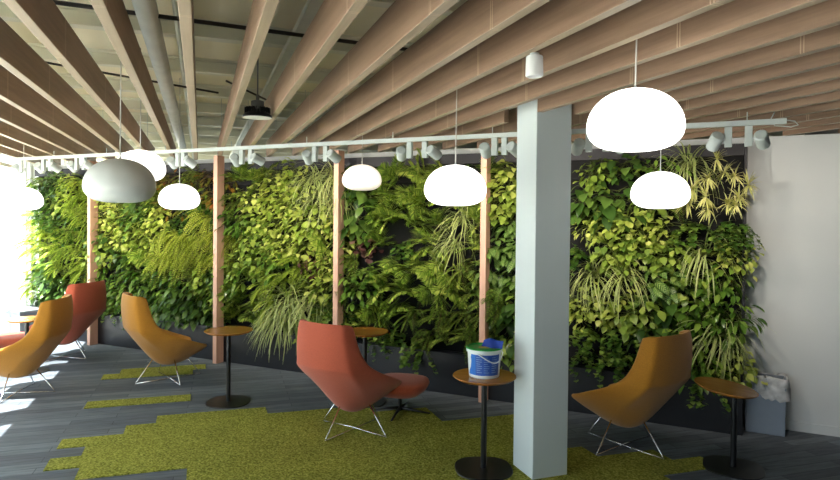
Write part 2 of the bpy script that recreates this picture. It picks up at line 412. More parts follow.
for k in range(-8, 22):
    d = -0.052 + 0.2737 * k
    tend = R2 * 5.97 - d
    if d < -0.2: tend = min(tend, R2 * 5.97 - d)
    if k == 0: lb = 'pale oak ceiling beam seen nearly end-on, running straight away above the photo'
    else: lb = 'pale oak ceiling beam, %s to the %s of the straight central beam' % (ordn[abs(k)], 'left' if k < 0 else 'right')
    tstart = -3.0
    if k == 8:
        beam(d, tstart, 3.62, lb + ', stopping at the column')
        beam(d, 4.1, tend, 'short pale oak ceiling beam resuming behind the white column')
    elif k == 9:
        beam(d, tstart, 3.6, lb + ', stopping at the column')
        beam(d, 4.02, tend, 'short pale oak ceiling beam behind the right side of the white column')
    else: beam(d, tstart, tend, lb)

# ------------------------------------------------------------------ column
mb = MB(); cc = (W(2.142 + 0.139, 3.67 + 0.14)); mb.box((0, 0, ZC / 2), (0.277, 0.277, ZC))
co = mb.build('column_trim', M['column'], loc=(cc.x, cc.y, 0), rotz=math.pi / 4, bevel=0.006)
co.name = 'column'; struct(co)

# ------------------------------------------------------------------ green wall structure
XL, XR = -9.2, 0.262
wallb = thing('green_wall_frame', 'dark felt backed living wall frame with shelves of planting pockets', 'plant wall', ((XL + XR) / 2, 5.95, 0))
mb = MB(); mb.box((0, 0.065, 1.22), (XR - XL, 0.13, 2.43)); mb.build('backing_panel', M['felt'], wallb)
mb = MB(); mb.box((0, -0.03, 2.39), (XR - XL, 0.06, 0.1)); mb.build('top_fascia', M['fascia'], wallb)
mb = MB(); mb.box(((XR - XL) / 2 - 0.012, -0.06, 1.22), (0.024, 0.12, 2.43)); mb.build('side_panel', M['fascia'], wallb)
ZROW = [2.22, 1.98, 1.735, 1.49, 1.245, 1.0, 0.76, 0.54]
for z in ZROW:
    s = MB(); s.box((0, -0.03, z - 0.06), (XR - XL - 0.05, 0.06, 0.008)); s.box((0, -0.058, z - 0.04), (XR - XL - 0.05, 0.005, 0.04))
    s.build('pocket_shelf', M['felt'], wallb)
# trough planter in front of the living wall
def trough(x0, x1, label):
    r = thing('trough_planter', label, 'planter', ((x0 + x1) / 2, 5.83, 0)); L_ = x1 - x0
    mb = MB()
    mb.box((0, -0.07, 0.2), (L_, 0.02, 0.4)); mb.box((0, 0.075, 0.2), (L_, 0.02, 0.4)); mb.box((-L_ / 2 + 0.01, 0, 0.2), (0.02, 0.13, 0.4)); mb.box((L_ / 2 - 0.01, 0, 0.2), (0.02, 0.13, 0.4))
    mb.box((0, 0, 0.02), (L_ - 0.04, 0.13, 0.03)); mb.build('trough_body', M['black'], r, bevel=0.003)
    mb = MB(); mb.box((0, -0.075, 0.408), (L_, 0.035, 0.016)); mb.build('rim', M['black'], r)
    mb = MB(); mb.box((0, 0.0, 0.33), (L_ - 0.04, 0.12, 0.05)); mb.build('soil', M['felt'], r)
PX = [-7.63, -5.38, -3.67, -1.99]
segs = [XL] + PX + [XR]
names = ['left of the first timber post', 'between the first and second timber posts', 'between the second and third timber posts', 'between the third and fourth timber posts', 'from the fourth timber post to the white wall']
for i in range(5): trough(segs[i] + 0.006, segs[i + 1] - 0.006, 'black floor trough planter ' + names[i])
# posts
pn = ['first slender timber post from the left, partly behind the red chair', 'second timber post from the left, behind the round side table',
      'third timber post from the left, behind the red armchair', 'fourth timber post from the left, behind the paint bucket']
for x, lb in zip(PX, pn):
    mb = MB(); mb.box((0, 0, BZ0 / 2), (0.06, 0.12, BZ0))
    tag(mb.build('timber_post', M['post'], loc=(x, 5.68, 0), bevel=0.003), lb, 'post', 'timber posts in front of the living wall')

# ------------------------------------------------------------------ plants
def leaf(mb, base, d, length, width, droop=0.3, shape='heart', up=Vector((0, 0, 1)), n=4, fold=0.18, uvs=None, roll=0.0):
    """curved folded leaf blade: d start direction"""
    d = Vector(d).normalized(); side = d.cross(up)
    if side.length < 1e-3: side = Vector((1, 0, 0))
    side.normalize()
    if roll: side = (Matrix.Rotation(roll, 3, d) @ side)
    p = Vector(base); cur = d.copy(); st = length / n
    rows = []
    for i in range(n + 1):
        f = i / n
        if shape == 'heart': w = (0.0, 0.92, 1.0, 0.62, 0.0)[round(f * 4)] if n == 4 else math.sin(math.pi * f ** 0.6)
        elif shape == 'lance': w = math.sin(math.pi * f ** 0.8) ** 0.8 if 0 < f < 1 else 0
        elif shape == 'strap': w = (1 - f) ** 0.35 * (0.55 + 0.9 * f * (1 - f) * 2) if f < 1 else 0
        elif shape == 'round': w = math.sin(math.pi * min(1, f * 0.97 + 0.02)) ** 0.5 if 0 < f < 1 else 0.15
        else: w = 1 - f
        nrm = side.cross(cur).normalized()
        hw = max(w * width / 2, 0.0006)
        lift = nrm * (hw * fold)
        rows.append((p - side * hw + lift, p.copy(), p + side * hw + lift, f))
        cur = (cur - Vector((0, 0, droop / n))).normalized(); p = p + cur * st
    b = len(mb.v)
    for a, m, c, f in rows:
        mb.v += [a, m, c]; mb.uvv += [(0, f), (0.5, f), (1, f)]
    for i in range(n):
        q = b + i * 3
        mb.f.append([q, q + 1, q + 4, q + 3]); mb.f.append([q + 1, q + 2, q + 5, q + 4]); mb.m += [0, 0]
class LB(MB):
    def __init__(self): super().__init__(); self.uvv = []
    def finish(self, name, mat, parent):
        me = bpy.data.meshes.new(name); me.from_pydata([tuple(p) for p in self.v], [], self.f); me.materials.append(mat)
        uv = me.uv_layers.new(name='UVMap')
        for lp in me.loops: uv.data[lp.index].uv = self.uvv[lp.vertex_index]
        for p in me.polygons: p.use_smooth = True
        me.update(); o = bpy.data.objects.new(name, me); COL.objects.link(o); o.parent = parent; return o

# local plant frame: origin at the pocket, -Y towards the room, Z up
def dirn(az, el):   # az: 0 = straight out (-Y), + to the right; el above horizontal
    return Vector((math.sin(az) * math.cos(el), -math.cos(az) * math.cos(el), math.sin(el)))
def stem_pts(base, d, ln, sag, n=4):
    p = Vector(base); cur = Vector(d).normalized(); pts = [p.copy()]
    for i in range(n): cur = (cur - Vector((0, 0, sag / n))).normalized(); p = p + cur * ln / n; pts.append(p.copy())
    return pts, cur
def bushy(lv, sm, r, count, ll, lw, reach, shape, droop=0.5, elr=(-0.9, 1.1), azr=1.4, n=4):
    for i in range(count):
        az = r.uniform(-azr, azr); el = r.uniform(*elr)
        rl = reach * r.uniform(0.45, 1.0)
        base = Vector((r.uniform(-0.09, 0.09), r.uniform(-0.03, 0.02), r.uniform(-0.07, 0.07)))
        pts, cur = stem_pts(base, dirn(az, el), rl, r.uniform(0.2, 1.0))
        sm.tube(pts, [0.0028, 0.0024, 0.002, 0.0018, 0.0015], 4, cap=False)
        k = r.uniform(0.7, 1.2)
        dd = (cur * 0.5 + dirn(az + r.uniform(-0.8, 0.8), r.uniform(-1.0, 0.35)))
        leaf(lv, pts[-1], dd, ll * k, lw * k, droop * r.uniform(0.5, 1.5), shape, n=n, fold=r.uniform(0.05, 0.35), roll=r.uniform(-0.5, 0.5))
def sp_pothos(lv, sm, r): bushy(lv, sm, r, 78, 0.088, 0.06, 0.21, 'heart', 0.6)
def sp_gold(lv, sm, r): bushy(lv, sm, r, 84, 0.074, 0.054, 0.2, 'heart', 0.6)
def sp_dark(lv, sm, r): bushy(lv, sm, r, 58, 0.12, 0.062, 0.2, 'lance', 0.7)
def sp_gloss(lv, sm, r): bushy(lv, sm, r, 64, 0.115, 0.046, 0.2, 'lance', 0.8)
def sp_big(lv, sm, r): bushy(lv, sm, r, 28, 0.155, 0.092, 0.2, 'heart', 0.9)
def sp_calathea(lv, sm, r): bushy(lv, sm, r, 34, 0.15, 0.078, 0.17, 'lance', 1.0)
def sp_heuchera(lv, sm, r): bushy(lv, sm, r, 54, 0.065, 0.075, 0.17, 'round', 0.4)
def sp_croton(lv, sm, r): bushy(lv, sm, r, 56, 0.11, 0.035, 0.18, 'lance', 0.6)
def sp_ivy(lv, sm, r):
    for i in range(9):
        az = r.uniform(-1.3, 1.3); pts, cur = stem_pts((r.uniform(-.08, .08), 0, r.uniform(-.05, .05)), dirn(az, r.uniform(-0.4, 0.6)), r.uniform(0.2, 0.38), r.uniform(1.5, 3.0), 8)
        sm.tube(pts, 0.002, 4, cap=False)
        for p in pts[1:]:
            for s in (0, 1):
                leaf(lv, p, dirn(az + r.uniform(-1.4, 1.4), r.uniform(-0.6, 0.5)), r.uniform(0.04, 0.065), 0.05, 0.4, 'heart', fold=0.2)
def frond(lv, sm, r, base, az, el, ln, sag, pl, pw, npn, shape='lance', curl=0.3, dr=0.35):
    pts, _ = stem_pts(base, dirn(az, el), ln, sag, 10)
    sm.tube(pts, [0.003 - 0.0002 * i for i in range(11)], 4, cap=False)
    side0 = None
    for k in range(npn):
        f = 0.12 + 0.88 * k / (npn - 1); x = f * 10; i = min(int(x), 9); p = pts[i].lerp(pts[i + 1], x - i)
        tg = (pts[i + 1] - pts[i]).normalized(); sd = tg.cross(Vector((0, 0, 1)));
        if sd.length < 0.1: sd = Vector((math.cos(az), math.sin(az), 0))
        sd.normalize(); w = math.sin(math.pi * min(1, 0.12 + 0.86 * f)) ** 0.7
        for s in (-1, 1):
            leaf(lv, p, sd * s + tg * (0.35 + curl * f) + Vector((0, 0, r.uniform(-.05, .15))), pl * w * r.uniform(0.85, 1.1), pw, dr, shape, n=2 if pl < 0.08 else 3, fold=0.25)
def sp_fern(lv, sm, r):
    for i in range(17): frond(lv, sm, r, (r.uniform(-.06, .06), 0, r.uniform(-.04, .05)), r.uniform(-1.4, 1.4), r.uniform(0.0, 1.25), r.uniform(0.24, 0.4), r.uniform(1.2, 2.6), 0.055, 0.016, 20)
def sp_palm(lv, sm, r):
    for i in range(11): frond(lv, sm, r, (r.uniform(-.06, .06), 0, r.uniform(-.04, .05)), r.uniform(-1.4, 1.4), r.uniform(0.0, 1.2), r.uniform(0.16, 0.34), r.uniform(0.4, 1.3), 0.125, 0.0125, 14, curl=1.5, dr=0.12)
def sp_spider(lv, sm, r):
    for i in range(64):
        az = r.uniform(-1.45, 1.45); leaf(lv, (r.uniform(-.04, .04), r.uniform(-.03, .02), r.uniform(-.03, .04)), dirn(az, r.uniform(0.1, 1.35)), r.uniform(0.3, 0.52), 0.013, r.uniform(1.6, 3.6), 'strap', n=9, fold=0.3)
    sm.tube([(0, 0, -0.05), (0, 0, 0.05)], 0.012, 6)
def sp_strap(lv, sm, r):
    for i in range(34):
        az = r.uniform(-1.3, 1.3); frond(lv, sm, r, (r.uniform(-.05, .05), 0, r.uniform(-.04, .05)), az, r.uniform(0.0, 1.0), r.uniform(0.28, 0.46), r.uniform(1.8, 3.4), 0.034, 0.022, 16)
def sp_rosette(lv, sm, r):
    for j in range(4):
        c = Vector((r.uniform(-.12, .12), -0.16 - r.uniform(0, .07), r.uniform(-.1, .12)))
        sm.tube([(0, 0, 0), c * 0.5 + Vector((0, 0, -.03)), c], 0.005, 5)
        for i in range(26):
            dd = dirn(r.uniform(-3.14, 3.14) , r.uniform(-1.2, 1.3)) + Vector((0, -0.6, 0.1))
            leaf(lv, c, dd, r.uniform(0.1, 0.16), 0.018, 0.7, 'strap', n=4, fold=0.3)
SPEC = {
 'pothos': (sp_pothos, 'pothos', 'stem', 'heart_leaf_pothos', 'glossy green heart-leaved pothos'),
 'gold': (sp_gold, 'gold', 'stem', 'golden_pothos', 'yellow small-leaved golden pothos'),
 'dark': (sp_dark, 'dark', 'stem', 'peace_lily', 'dark broad-leaved foliage plant'),
 'gloss': (sp_gloss, 'gloss', 'stem', 'philodendron', 'mid-green lance-leaved philodendron'),
 'big': (sp_big, 'dark', 'stem', 'anthurium', 'large-leaved dark anthurium'),
 'calathea': (sp_calathea, 'calathea', 'stem', 'calathea', 'patterned pale-veined calathea'),
 'heuchera': (sp_heuchera, 'heuchera', 'stem_dark', 'coral_bells', 'burgundy round-leaved plant'),
 'croton': (sp_croton, 'croton', 'stem_dark', 'croton', 'orange-tinted croton'),
 'ivy': (sp_ivy, 'ivy', 'stem', 'trailing_ivy', 'small-leaved trailing ivy'),
 'fern': (sp_fern, 'fern', 'stem', 'boston_fern', 'bright yellow-green feathery fern'),
 'darkfern': (sp_fern, 'darkfern', 'stem_dark', 'boston_fern', 'dark green feathery fern'),
 'palm': (sp_palm, 'palm', 'stem', 'parlour_palm', 'green fan-fingered parlour palm'),
 'spider': (sp_spider, 'spider', 'stem', 'spider_plant', 'pale striped spider plant'),
 'strap': (sp_strap, 'strap', 'stem', 'sword_fern', 'lime sword fern'),
 'rosette': (sp_rosette, 'rosette', 'stem', 'dracaena', 'cream-leaved rosette plant'),
}
POOL = {}
def plant(sp, loc, rot, sc, label, group):
    fn, lm, smat, nm, look = SPEC[sp]
    pool = POOL.setdefault(sp, [])
    nvar = 4
    if len(pool) < nvar:
        r = random.Random(hash_(sp) + len(pool) * 17)
        root = thing(nm, label, 'plant', loc, 0, group); root.rotation_euler = rot; root.scale = sc
        lv, sm = LB(), MB(); fn(lv, sm, r)
        lv.finish('leaves', L[lm], root); sm.build('stems', L[smat], root, smooth=True)
        pool.append(root); return root
    src = pool[rnd.randrange(nvar)]
    return dup(src, loc, rot=rot, scale=sc, label=label, group=group)
def hash_(s): return sum(ord(c) * (i + 3) for i, c in enumerate(s))
FEAT = [  # x, z, radius, species
 (-8.0, 1.9, .42, 'fern'), (-8.2, 1.15, .45, 'fern'), (-7.85, 1.5, .3, 'fern'), (-7.2, 1.85, .36, 'gold'), (-6.7, 1.78, .4, 'gold'), (-7.3, 1.55, .25, 'gold'),
 (-6.24, 2.2, .35, 'croton'), (-5.65, 2.15, .3, 'croton'), (-7.1, 1.36, .2, 'croton'), (-6.15, 1.35, .38, 'strap'), (-5.65, 1.4, .34, 'strap'), (-5.95, 1.5, .35, 'strap'),
 (-6.9, 1.2, .28, 'palm'), (-6.15, .6, .35, 'dark'), (-5.7, .56, .3, 'dark'), (-7.05, .78, .35, 'gloss'), (-8.7, .68, .4, 'dark'), (-8.2, .55, .3, 'dark'), (-8.75, 2.15, .35, 'dark'),
 (-4.05, 2.15, .22, 'spider'), (-3.92, 1.95, .2, 'spider'), (-4.5, .76, .2, 'spider'), (-4.25, .72, .16, 'spider'), (-2.45, 1.6, .16, 'spider'), (-2.24, 1.7, .16, 'spider'),
 (-.98, 1.2, .16, 'spider'), (-.74, 1.22, .16, 'spider'), (.03, 1.45, .16, 'spider'), (.13, .76, .1, 'spider'), (-.15, 2.2, .12, 'spider'),
 (-4.16, 1.35, .14, 'heuchera'), (-3.44, 1.38, .18, 'heuchera'), (-.16, 1.48, .16, 'heuchera'), (-2.51, 1.85, .12, 'heuchera'),
 (-5.0, .67, .35, 'palm'), (-5.03, 2.3, .3, 'palm'), (-2.9, 1.76, .3, 'palm'), (-2.9, 1.3, .3, 'palm'), (-2.56, 1.05, .3, 'palm'), (-3.03, 2.25, .25, 'palm'), (-2.2, 1.9, .25, 'palm'),
 (-3.14, 1.54, .3, 'palm'), (-2.6, .8, .3, 'darkfern'), (-3.25, .8, .28, 'palm'), (-4.6, 1.0, .35, 'fern'), (-3.5, 1.85, .25, 'big'), (-.69, 2.15, .15, 'big'), (-.95, 1.96, .15, 'big'), (-.43, .92, .18, 'big'),
 (-1.83, 1.55, .25, 'calathea'), (-1.82, 1.2, .22, 'calathea'), (-.43, 1.25, .16, 'calathea'), (.1, 2.12, .2, 'rosette'), (-.05, 1.95, .17, 'rosette'), (.12, 1.8, .2, 'rosette'),
 (-.08, 1.04, .3, 'gloss'), (-.23, .86, .25, 'gloss'), (-.9, .7, .3, 'ivy'), (.05, 1.7, .12, 'ivy'), (-2.0, .7, .35, 'darkfern'), (-3.3, .55, .3, 'ivy'), (-4.6, 1.9, .5, 'gold'), (-4.9, 1.5, .4, 'pothos'), (-4.45, 1.5, .3, 'gold'),
 (-1.85, 2.05, .25, 'pothos'), (-1.83, .8, .2, 'big')]
BAYMIX = [['gloss', 'fern', 'ivy', 'dark', 'pothos', 'fern'], ['dark', 'ivy', 'gloss', 'darkfern', 'pothos'], ['pothos', 'gold', 'ivy', 'gloss', 'palm', 'darkfern'],
          ['palm', 'palm', 'gloss', 'darkfern', 'ivy', 'dark'], ['pothos', 'pothos', 'pothos', 'gold', 'gloss', 'ivy', 'darkfern']]
bayname = ['left of post one', 'between posts one and two', 'between posts two and three', 'between posts three and four', 'right of post four', 'right of the column']
rown = ['top row', 'second row', 'third row', 'fourth row', 'fifth row', 'sixth row', 'seventh row', 'bottom row']
NX = 36; dx = 0.262
def bay_of(x):
    for i, p in enumerate(PX):
        if x < p: return i
    return 4 if x < -1.3 else 5
cnt = {}
for ri, z in enumerate(ROW for ROW in ZROW):
    for ci in range(NX):
        x = -9.03 + ci * dx + (0.065 if ri % 2 else -0.065)
        if x > 0.17: x = 0.17
        if -1.52 < x < -1.12: continue       # out of sight behind the column
        xx = x + rnd.uniform(-0.035, 0.035); zz = z + rnd.uniform(-0.03, 0.03)
        best = None; bd = 1.0
        for fx, fz, fr, s in FEAT:
            q = math.hypot(xx - fx, zz - fz) / fr
            if q < bd: bd, best = q, s
        b = bay_of(x)
        sp = best if (best and (bd < 0.55 or best in ('rosette', 'spider', 'heuchera', 'calathea', 'big') or rnd.random() > 0.3)) else rnd.choice(BAYMIX[min(b, 4)])
        cnt[(ri, b)] = cnt.get((ri, b), 0) + 1
        lab = '%s, %s, %s from the left %s' % (SPEC[sp][4], rown[ri], ordn[cnt[(ri, b)]], bayname[b])
        s = rnd.uniform(0.86, 1.12) * (0.93 if ri == 7 else 1)
        if sp == 'spider' and ri >= 5 and -5 < x < -3.8: s *= 1.25
        plant(sp, (xx, rnd.uniform(5.85, 5.92), zz), (rnd.uniform(-0.15, 0.15), rnd.uniform(-0.35, 0.35) * (2.6 if sp == 'palm' else 1), rnd.uniform(-0.25, 0.25)), (s, s, s), lab, 'plants in the living wall')
for x, z, sp, lab, s in [(0.17, 0.72, 'spider', 'pale striped spider plant arching past the right edge of the wall over the bin', 0.62),
                         (-0.02, 0.42, 'ivy', 'green trailing ivy hanging down behind the tilted side table', 0.9),
                         (-4.62, 0.5, 'spider', 'pale striped spider plant spilling over the trough beside the red armchair', 1.0),
                         (-6.85, 0.42, 'ivy', 'trailing ivy hanging over the trough left of the ochre chair', 1.0),
                         (-2.75, 0.44, 'ivy', 'trailing ivy hanging over the trough right of the red ottoman', 1.0),
                         (0.2, 1.72, 'ivy', 'small ivy reaching past the right edge onto the white wall', 0.8)]:
    plant(sp, (x, 5.84, z), (0, 0, 0.1), (s, s, s), lab, 'plants in the living wall')

# ------------------------------------------------------------------ green carpet tiles
TS = 0.04
def tt(d, tp): return tp - TS * (d + 1)
pieces = [
 ('small stepped moss green carpet inlay under the ochre chair', [(7.59, 7.80, -0.84, 0.07), (7.38, 7.59, -1.0, -0.07)]),
 ('narrow moss green carpet plank left of the round side table', [(6.33, 6.54, -1.0, -0.08)]),
 ('large stepped moss green carpet inlay under the red armchair and column', [(5.72, 5.92, -0.35, 0.58), (5.51, 5.72, -0.58, 1.5), (5.31, 5.51, -1.02, 2.0), (5.10, 5.31, -0.82, 2.0), (4.88, 5.10, -1.02, 2.7),
   (4.66, 4.88, -0.79, 2.7), (4.45, 4.66, -0.08, 2.7), (4.24, 4.45, -0.08, 2.7), (4.03, 4.24, -0.08, 2.82), (3.82, 4.03, 0.3, 3.31), (3.62, 3.82, 0.3, 3.56), (3.41, 3.62, 0.3, 3.05), (3.2, 3.41, 0.5, 2.6)]),
]
for lb, rows in pieces:
    mb = MB()
    for t0, t1, d0, d1 in rows:
        n = max(1, int((d1 - d0) / 0.93 + 0.5))
        q = [W(d0, tt(d0, t0)), W(d1, tt(d1, t0)), W(d1, tt(d1, t1)), W(d0, tt(d0, t1))]
        h = 0.008
        vs = [(p.x, p.y, 0.0005) for p in q] + [(p.x, p.y, h) for p in q]
        mb.add(vs, [(4, 5, 6, 7), (0, 1, 5, 4), (1, 2, 6, 5), (2, 3, 7, 6), (3, 0, 4, 7)])
    tag(mb.build('green_carpet_inlay', M['grass']), lb, 'carpet', 'moss green carpet inlays')

# ------------------------------------------------------------------ pendant lamps
def pendant(x, y, z, mat, label, ztop=2.5, D=0.383):
    # z = centre height of the dome
    r = thing('pendant_lamp', label, 'lamp', (x, y, z), 0, 'domed opal pendant lamps')
    h = 0.66 * D; R = D / 2; prof = []
    for i in range(25):
        a = -math.pi / 2 + math.pi * i / 24
        ca = abs(math.cos(a)) ** 0.93; s = math.sin(a)
        zz = (0.62 * h * s if s > 0 else 0.38 * h * -(abs(s) ** 0.95)) - 0.12 * h
        rr = R * (ca if s > 0 else abs(math.cos(a)) ** 0.62)
        prof.append((max(rr, 0.002), zz))
    mb = MB(); mb.lathe(prof, 48); mb.build('lamp_shade', mat, r, smooth=True)
    mb = MB(); mb.lathe([(0.006, 0.5 * h - 0.004), (0.008, 0.5 * h), (0.006, 0.5 * h + 0.008), (0.003, 0.5 * h + 0.012)], 12, capt=True, capb=True); mb.build('cord_cap', M['track'], r, smooth=True)
    mb = MB(); mb.tube([(0, 0, 0.5 * h + 0.008), (0.004, 0, (0.5 * h + ztop - z) / 2 + 0.01), (0, 0, ztop - z)], 0.0035, 6); mb.build('cord', M['cord'], r, smooth=True)
PEND = [(-3.06, 2.45, 1.985, 'opal_off', 'unlit grey domed pendant lamp, largest at the left of the photo'),
        (-4.14, 3.50, 2.18, 'glow', 'lit white domed pendant lamp half hidden behind the unlit one'),
        (-6.91, 4.30, 1.95, 'glow', 'lit white domed pendant lamp at the far left by the windows'),
        (-4.70, 4.43, 1.965, 'glow', 'lit white domed pendant lamp just left of the second timber post'),
        (-3.09, 5.19, 2.17, 'glow_dim', 'dim cream domed pendant lamp beside the third timber post'),
        (-1.43, 3.52, 1.99, 'glow', 'lit white domed pendant lamp left of the white column'),
        (-0.29, 2.65, 2.20, 'glow', 'lit white domed pendant lamp, largest, right of the white column'),
        (-0.32, 4.47, 1.99, 'glow', 'lit white domed pendant lamp hanging low behind the largest one')]
for x, y, z, m, lb in PEND:
    # the cord ends under the nearest beam or rises to the deck between beams
    d = (x + y) / R2; k = round((d + 0.052) / 0.2737); off = abs(d - (-0.052 + 0.2737 * k))
    pendant(x, y, z, M[m], lb, 2.5 if off < 0.02 else ZC)

# ------------------------------------------------------------------ track and spotlights
tr = thing('lighting_track', 'long pale grey lighting track hung under the beams along the living wall', 'lighting track', (0, 4.6, 0))
mb = MB(); mb.box((-4.5, 0, 2.433), (9.85, 0.034, 0.034)); mb.build('rail', M['track'], tr)
for k in range(11):
    mb = MB(); mb.tube([(-8.6 + k * 0.88, 0, 2.449), (-8.6 + k * 0.88, 0, 2.505)], 0.004, 6); mb.build('hanger', M['track'], tr)
mb = MB(); mb.tube([(0.42, 0, 2.44), (0.47, 0.0, 2.43), (0.49, 0, 2.405), (0.45, 0, 2.395), (0.36, 0.02, 2.41), (0.34, 0.03, 2.46), (0.36, 0.03, 2.5)], 0.004, 6); mb.build('feed_cable', M['track'], tr, smooth=True)
SP = [(-7.43, -1), (-7.02, -1), (-6.90, 1), (-6.44, -1), (-6.32, 1), (-4.90, -1), (-4.82, 1), (-4.07, -1), (-3.96, 1), (-3.23, -1), (-3.11, 1), (-2.28, -1), (-2.14, 1), (-1.54, -1), (-1.46, 1), (-0.82, -1), (-0.70, 1), (0.09, -1), (0.21, 1)]
near = ['far left end of the track', 'left of the small far-left pendant', 'above the far-left pendant', 'left above the unlit grey pendant', 'right above the unlit grey pendant', 'left above the pendant before post two', 'right above the pendant before post two',
        'left one just right of post two', 'right one just right of post two', 'left one above post three', 'right one above post three', 'left one midway between posts three and four', 'right one midway between posts three and four',
        'above post four', 'between post four and the column', 'left one behind the largest pendant', 'right one behind the largest pendant', 'left one at the right end of the track', 'right one at the right end of the track']
SPOTW = 26.0
for (x, s), nm in zip(SP, near):
    r = thing('track_spotlight', 'pale grey track spotlight, ' + nm, 'spotlight', (x, 4.6, 2.416), 0, 'track spotlights')
    mb = MB(); mb.box((0, 0, -0.07), (0.046, 0.036, 0.135)); mb.build('driver_box', M['track'], r, bevel=0.003)
    c = Vector((s * 0.078, 0.0, -0.095))
    aim = Vector((s * rnd.uniform(0.1, 0.5), 1.0, rnd.uniform(-0.75, -0.45))).normalized()
    q = aim.to_track_quat('Z', 'Y').to_matrix()
    mb = MB(); mb.lathe([(0.001, -0.06), (0.034, -0.06), (0.042, -0.052), (0.042, 0.06), (0.038, 0.06), (0.036, 0.035)], 24, M=q, c=c); h = mb.build('lamp_head', M['track'], r, smooth='auto')
    mb = MB(); mb.lathe([(0.001, 0.034), (0.036, 0.034)], 24, M=q, c=c); mb.build('lens', M['lens'], h)
    mb = MB(); mb.tube([(s * 0.012, 0, -0.1), (s * 0.03, 0, -0.1)], 0.009, 10); mb.build('pivot', M['track'], r)
    ld = bpy.data.lights.new('spot_beam', 'SPOT'); ld.energy = SPOTW; ld.spot_size = math.radians(95); ld.spot_blend = 0.8; ld.shadow_soft_size = 0.02; ld.color = (1, 0.89, 0.74)
    lo = bpy.data.objects.new('spot_beam', ld); COL.objects.link(lo)
    lo.location = Vector((x, 4.6, 2.416)) + c + aim * 0.065; lo.rotation_euler = aim.to_track_quat('-Z', 'Y').to_euler()

# small cylindrical downlight
p = Vector((-0.693, 2.628, 2.5)); d = (p.x + p.y) / R2
r = thing('cylinder_downlight', 'small white cylindrical downlight on a beam near the top of the column', 'downlight', W(1.345, 2.33, 2.5))
mb = MB(); mb.lathe([(0.001, -0.012), (0.034, -0.012), (0.036, -0.016), (0.038, -0.095), (0.033, -0.1), (0.03, -0.085)], 28); mb.build('housing', M['frame'], r, smooth='auto')
mb = MB(); mb.lathe([(0.001, -0.084), (0.03, -0.084)], 24); mb.build('lens', M['lens'], r)
mb = MB(); mb.lathe([(0.001, 0.0), (0.02, 0.0), (0.02, -0.013), (0.001, -0.013)], 20); mb.build('mount', M['track'], r)

# high-bay lamp between the beams
r = thing('high_bay_lamp', 'black industrial high bay lamp with pale round lens hanging between the beams', 'lamp', W(0.375, 4.45, 2.505))
mb = MB(); mb.lathe([(0.098, -0.03), (0.102, -0.026), (0.10, -0.015), (0.07, 0.012), (0.058, 0.026), (0.001, 0.028)], 36)
for i in range(20):
    a = i * math.pi / 10; mb.box((0.066 * math.cos(a), 0.066 * math.sin(a), 0.02), (0.045, 0.004, 0.04), Matrix.Rotation(a, 3, 'Z'))
mb.build('heat_sink', M['metal_black'], r, smooth='auto')
mb = MB(); mb.lathe([(0.001, -0.036), (0.06, -0.035), (0.098, -0.03)], 36); mb.build('diffuser', M['lamp_pale'], r, smooth=True)
mb = MB(); mb.lathe([(0.001, 0.028), (0.044, 0.028), (0.044, 0.085), (0.03, 0.09), (0.001, 0.09)], 24); mb.build('driver_housing', M['lamp_grey'], r, smooth='auto')
mb = MB(); mb.tube([(0, 0, 0.09), (0, 0, 0.13)], 0.012, 10); mb.tube([(0, 0, 0.12), (0, 0, ZC - 2.505)], 0.005, 8); mb.build('suspension_rod', M['lamp_grey'], r, smooth=True)

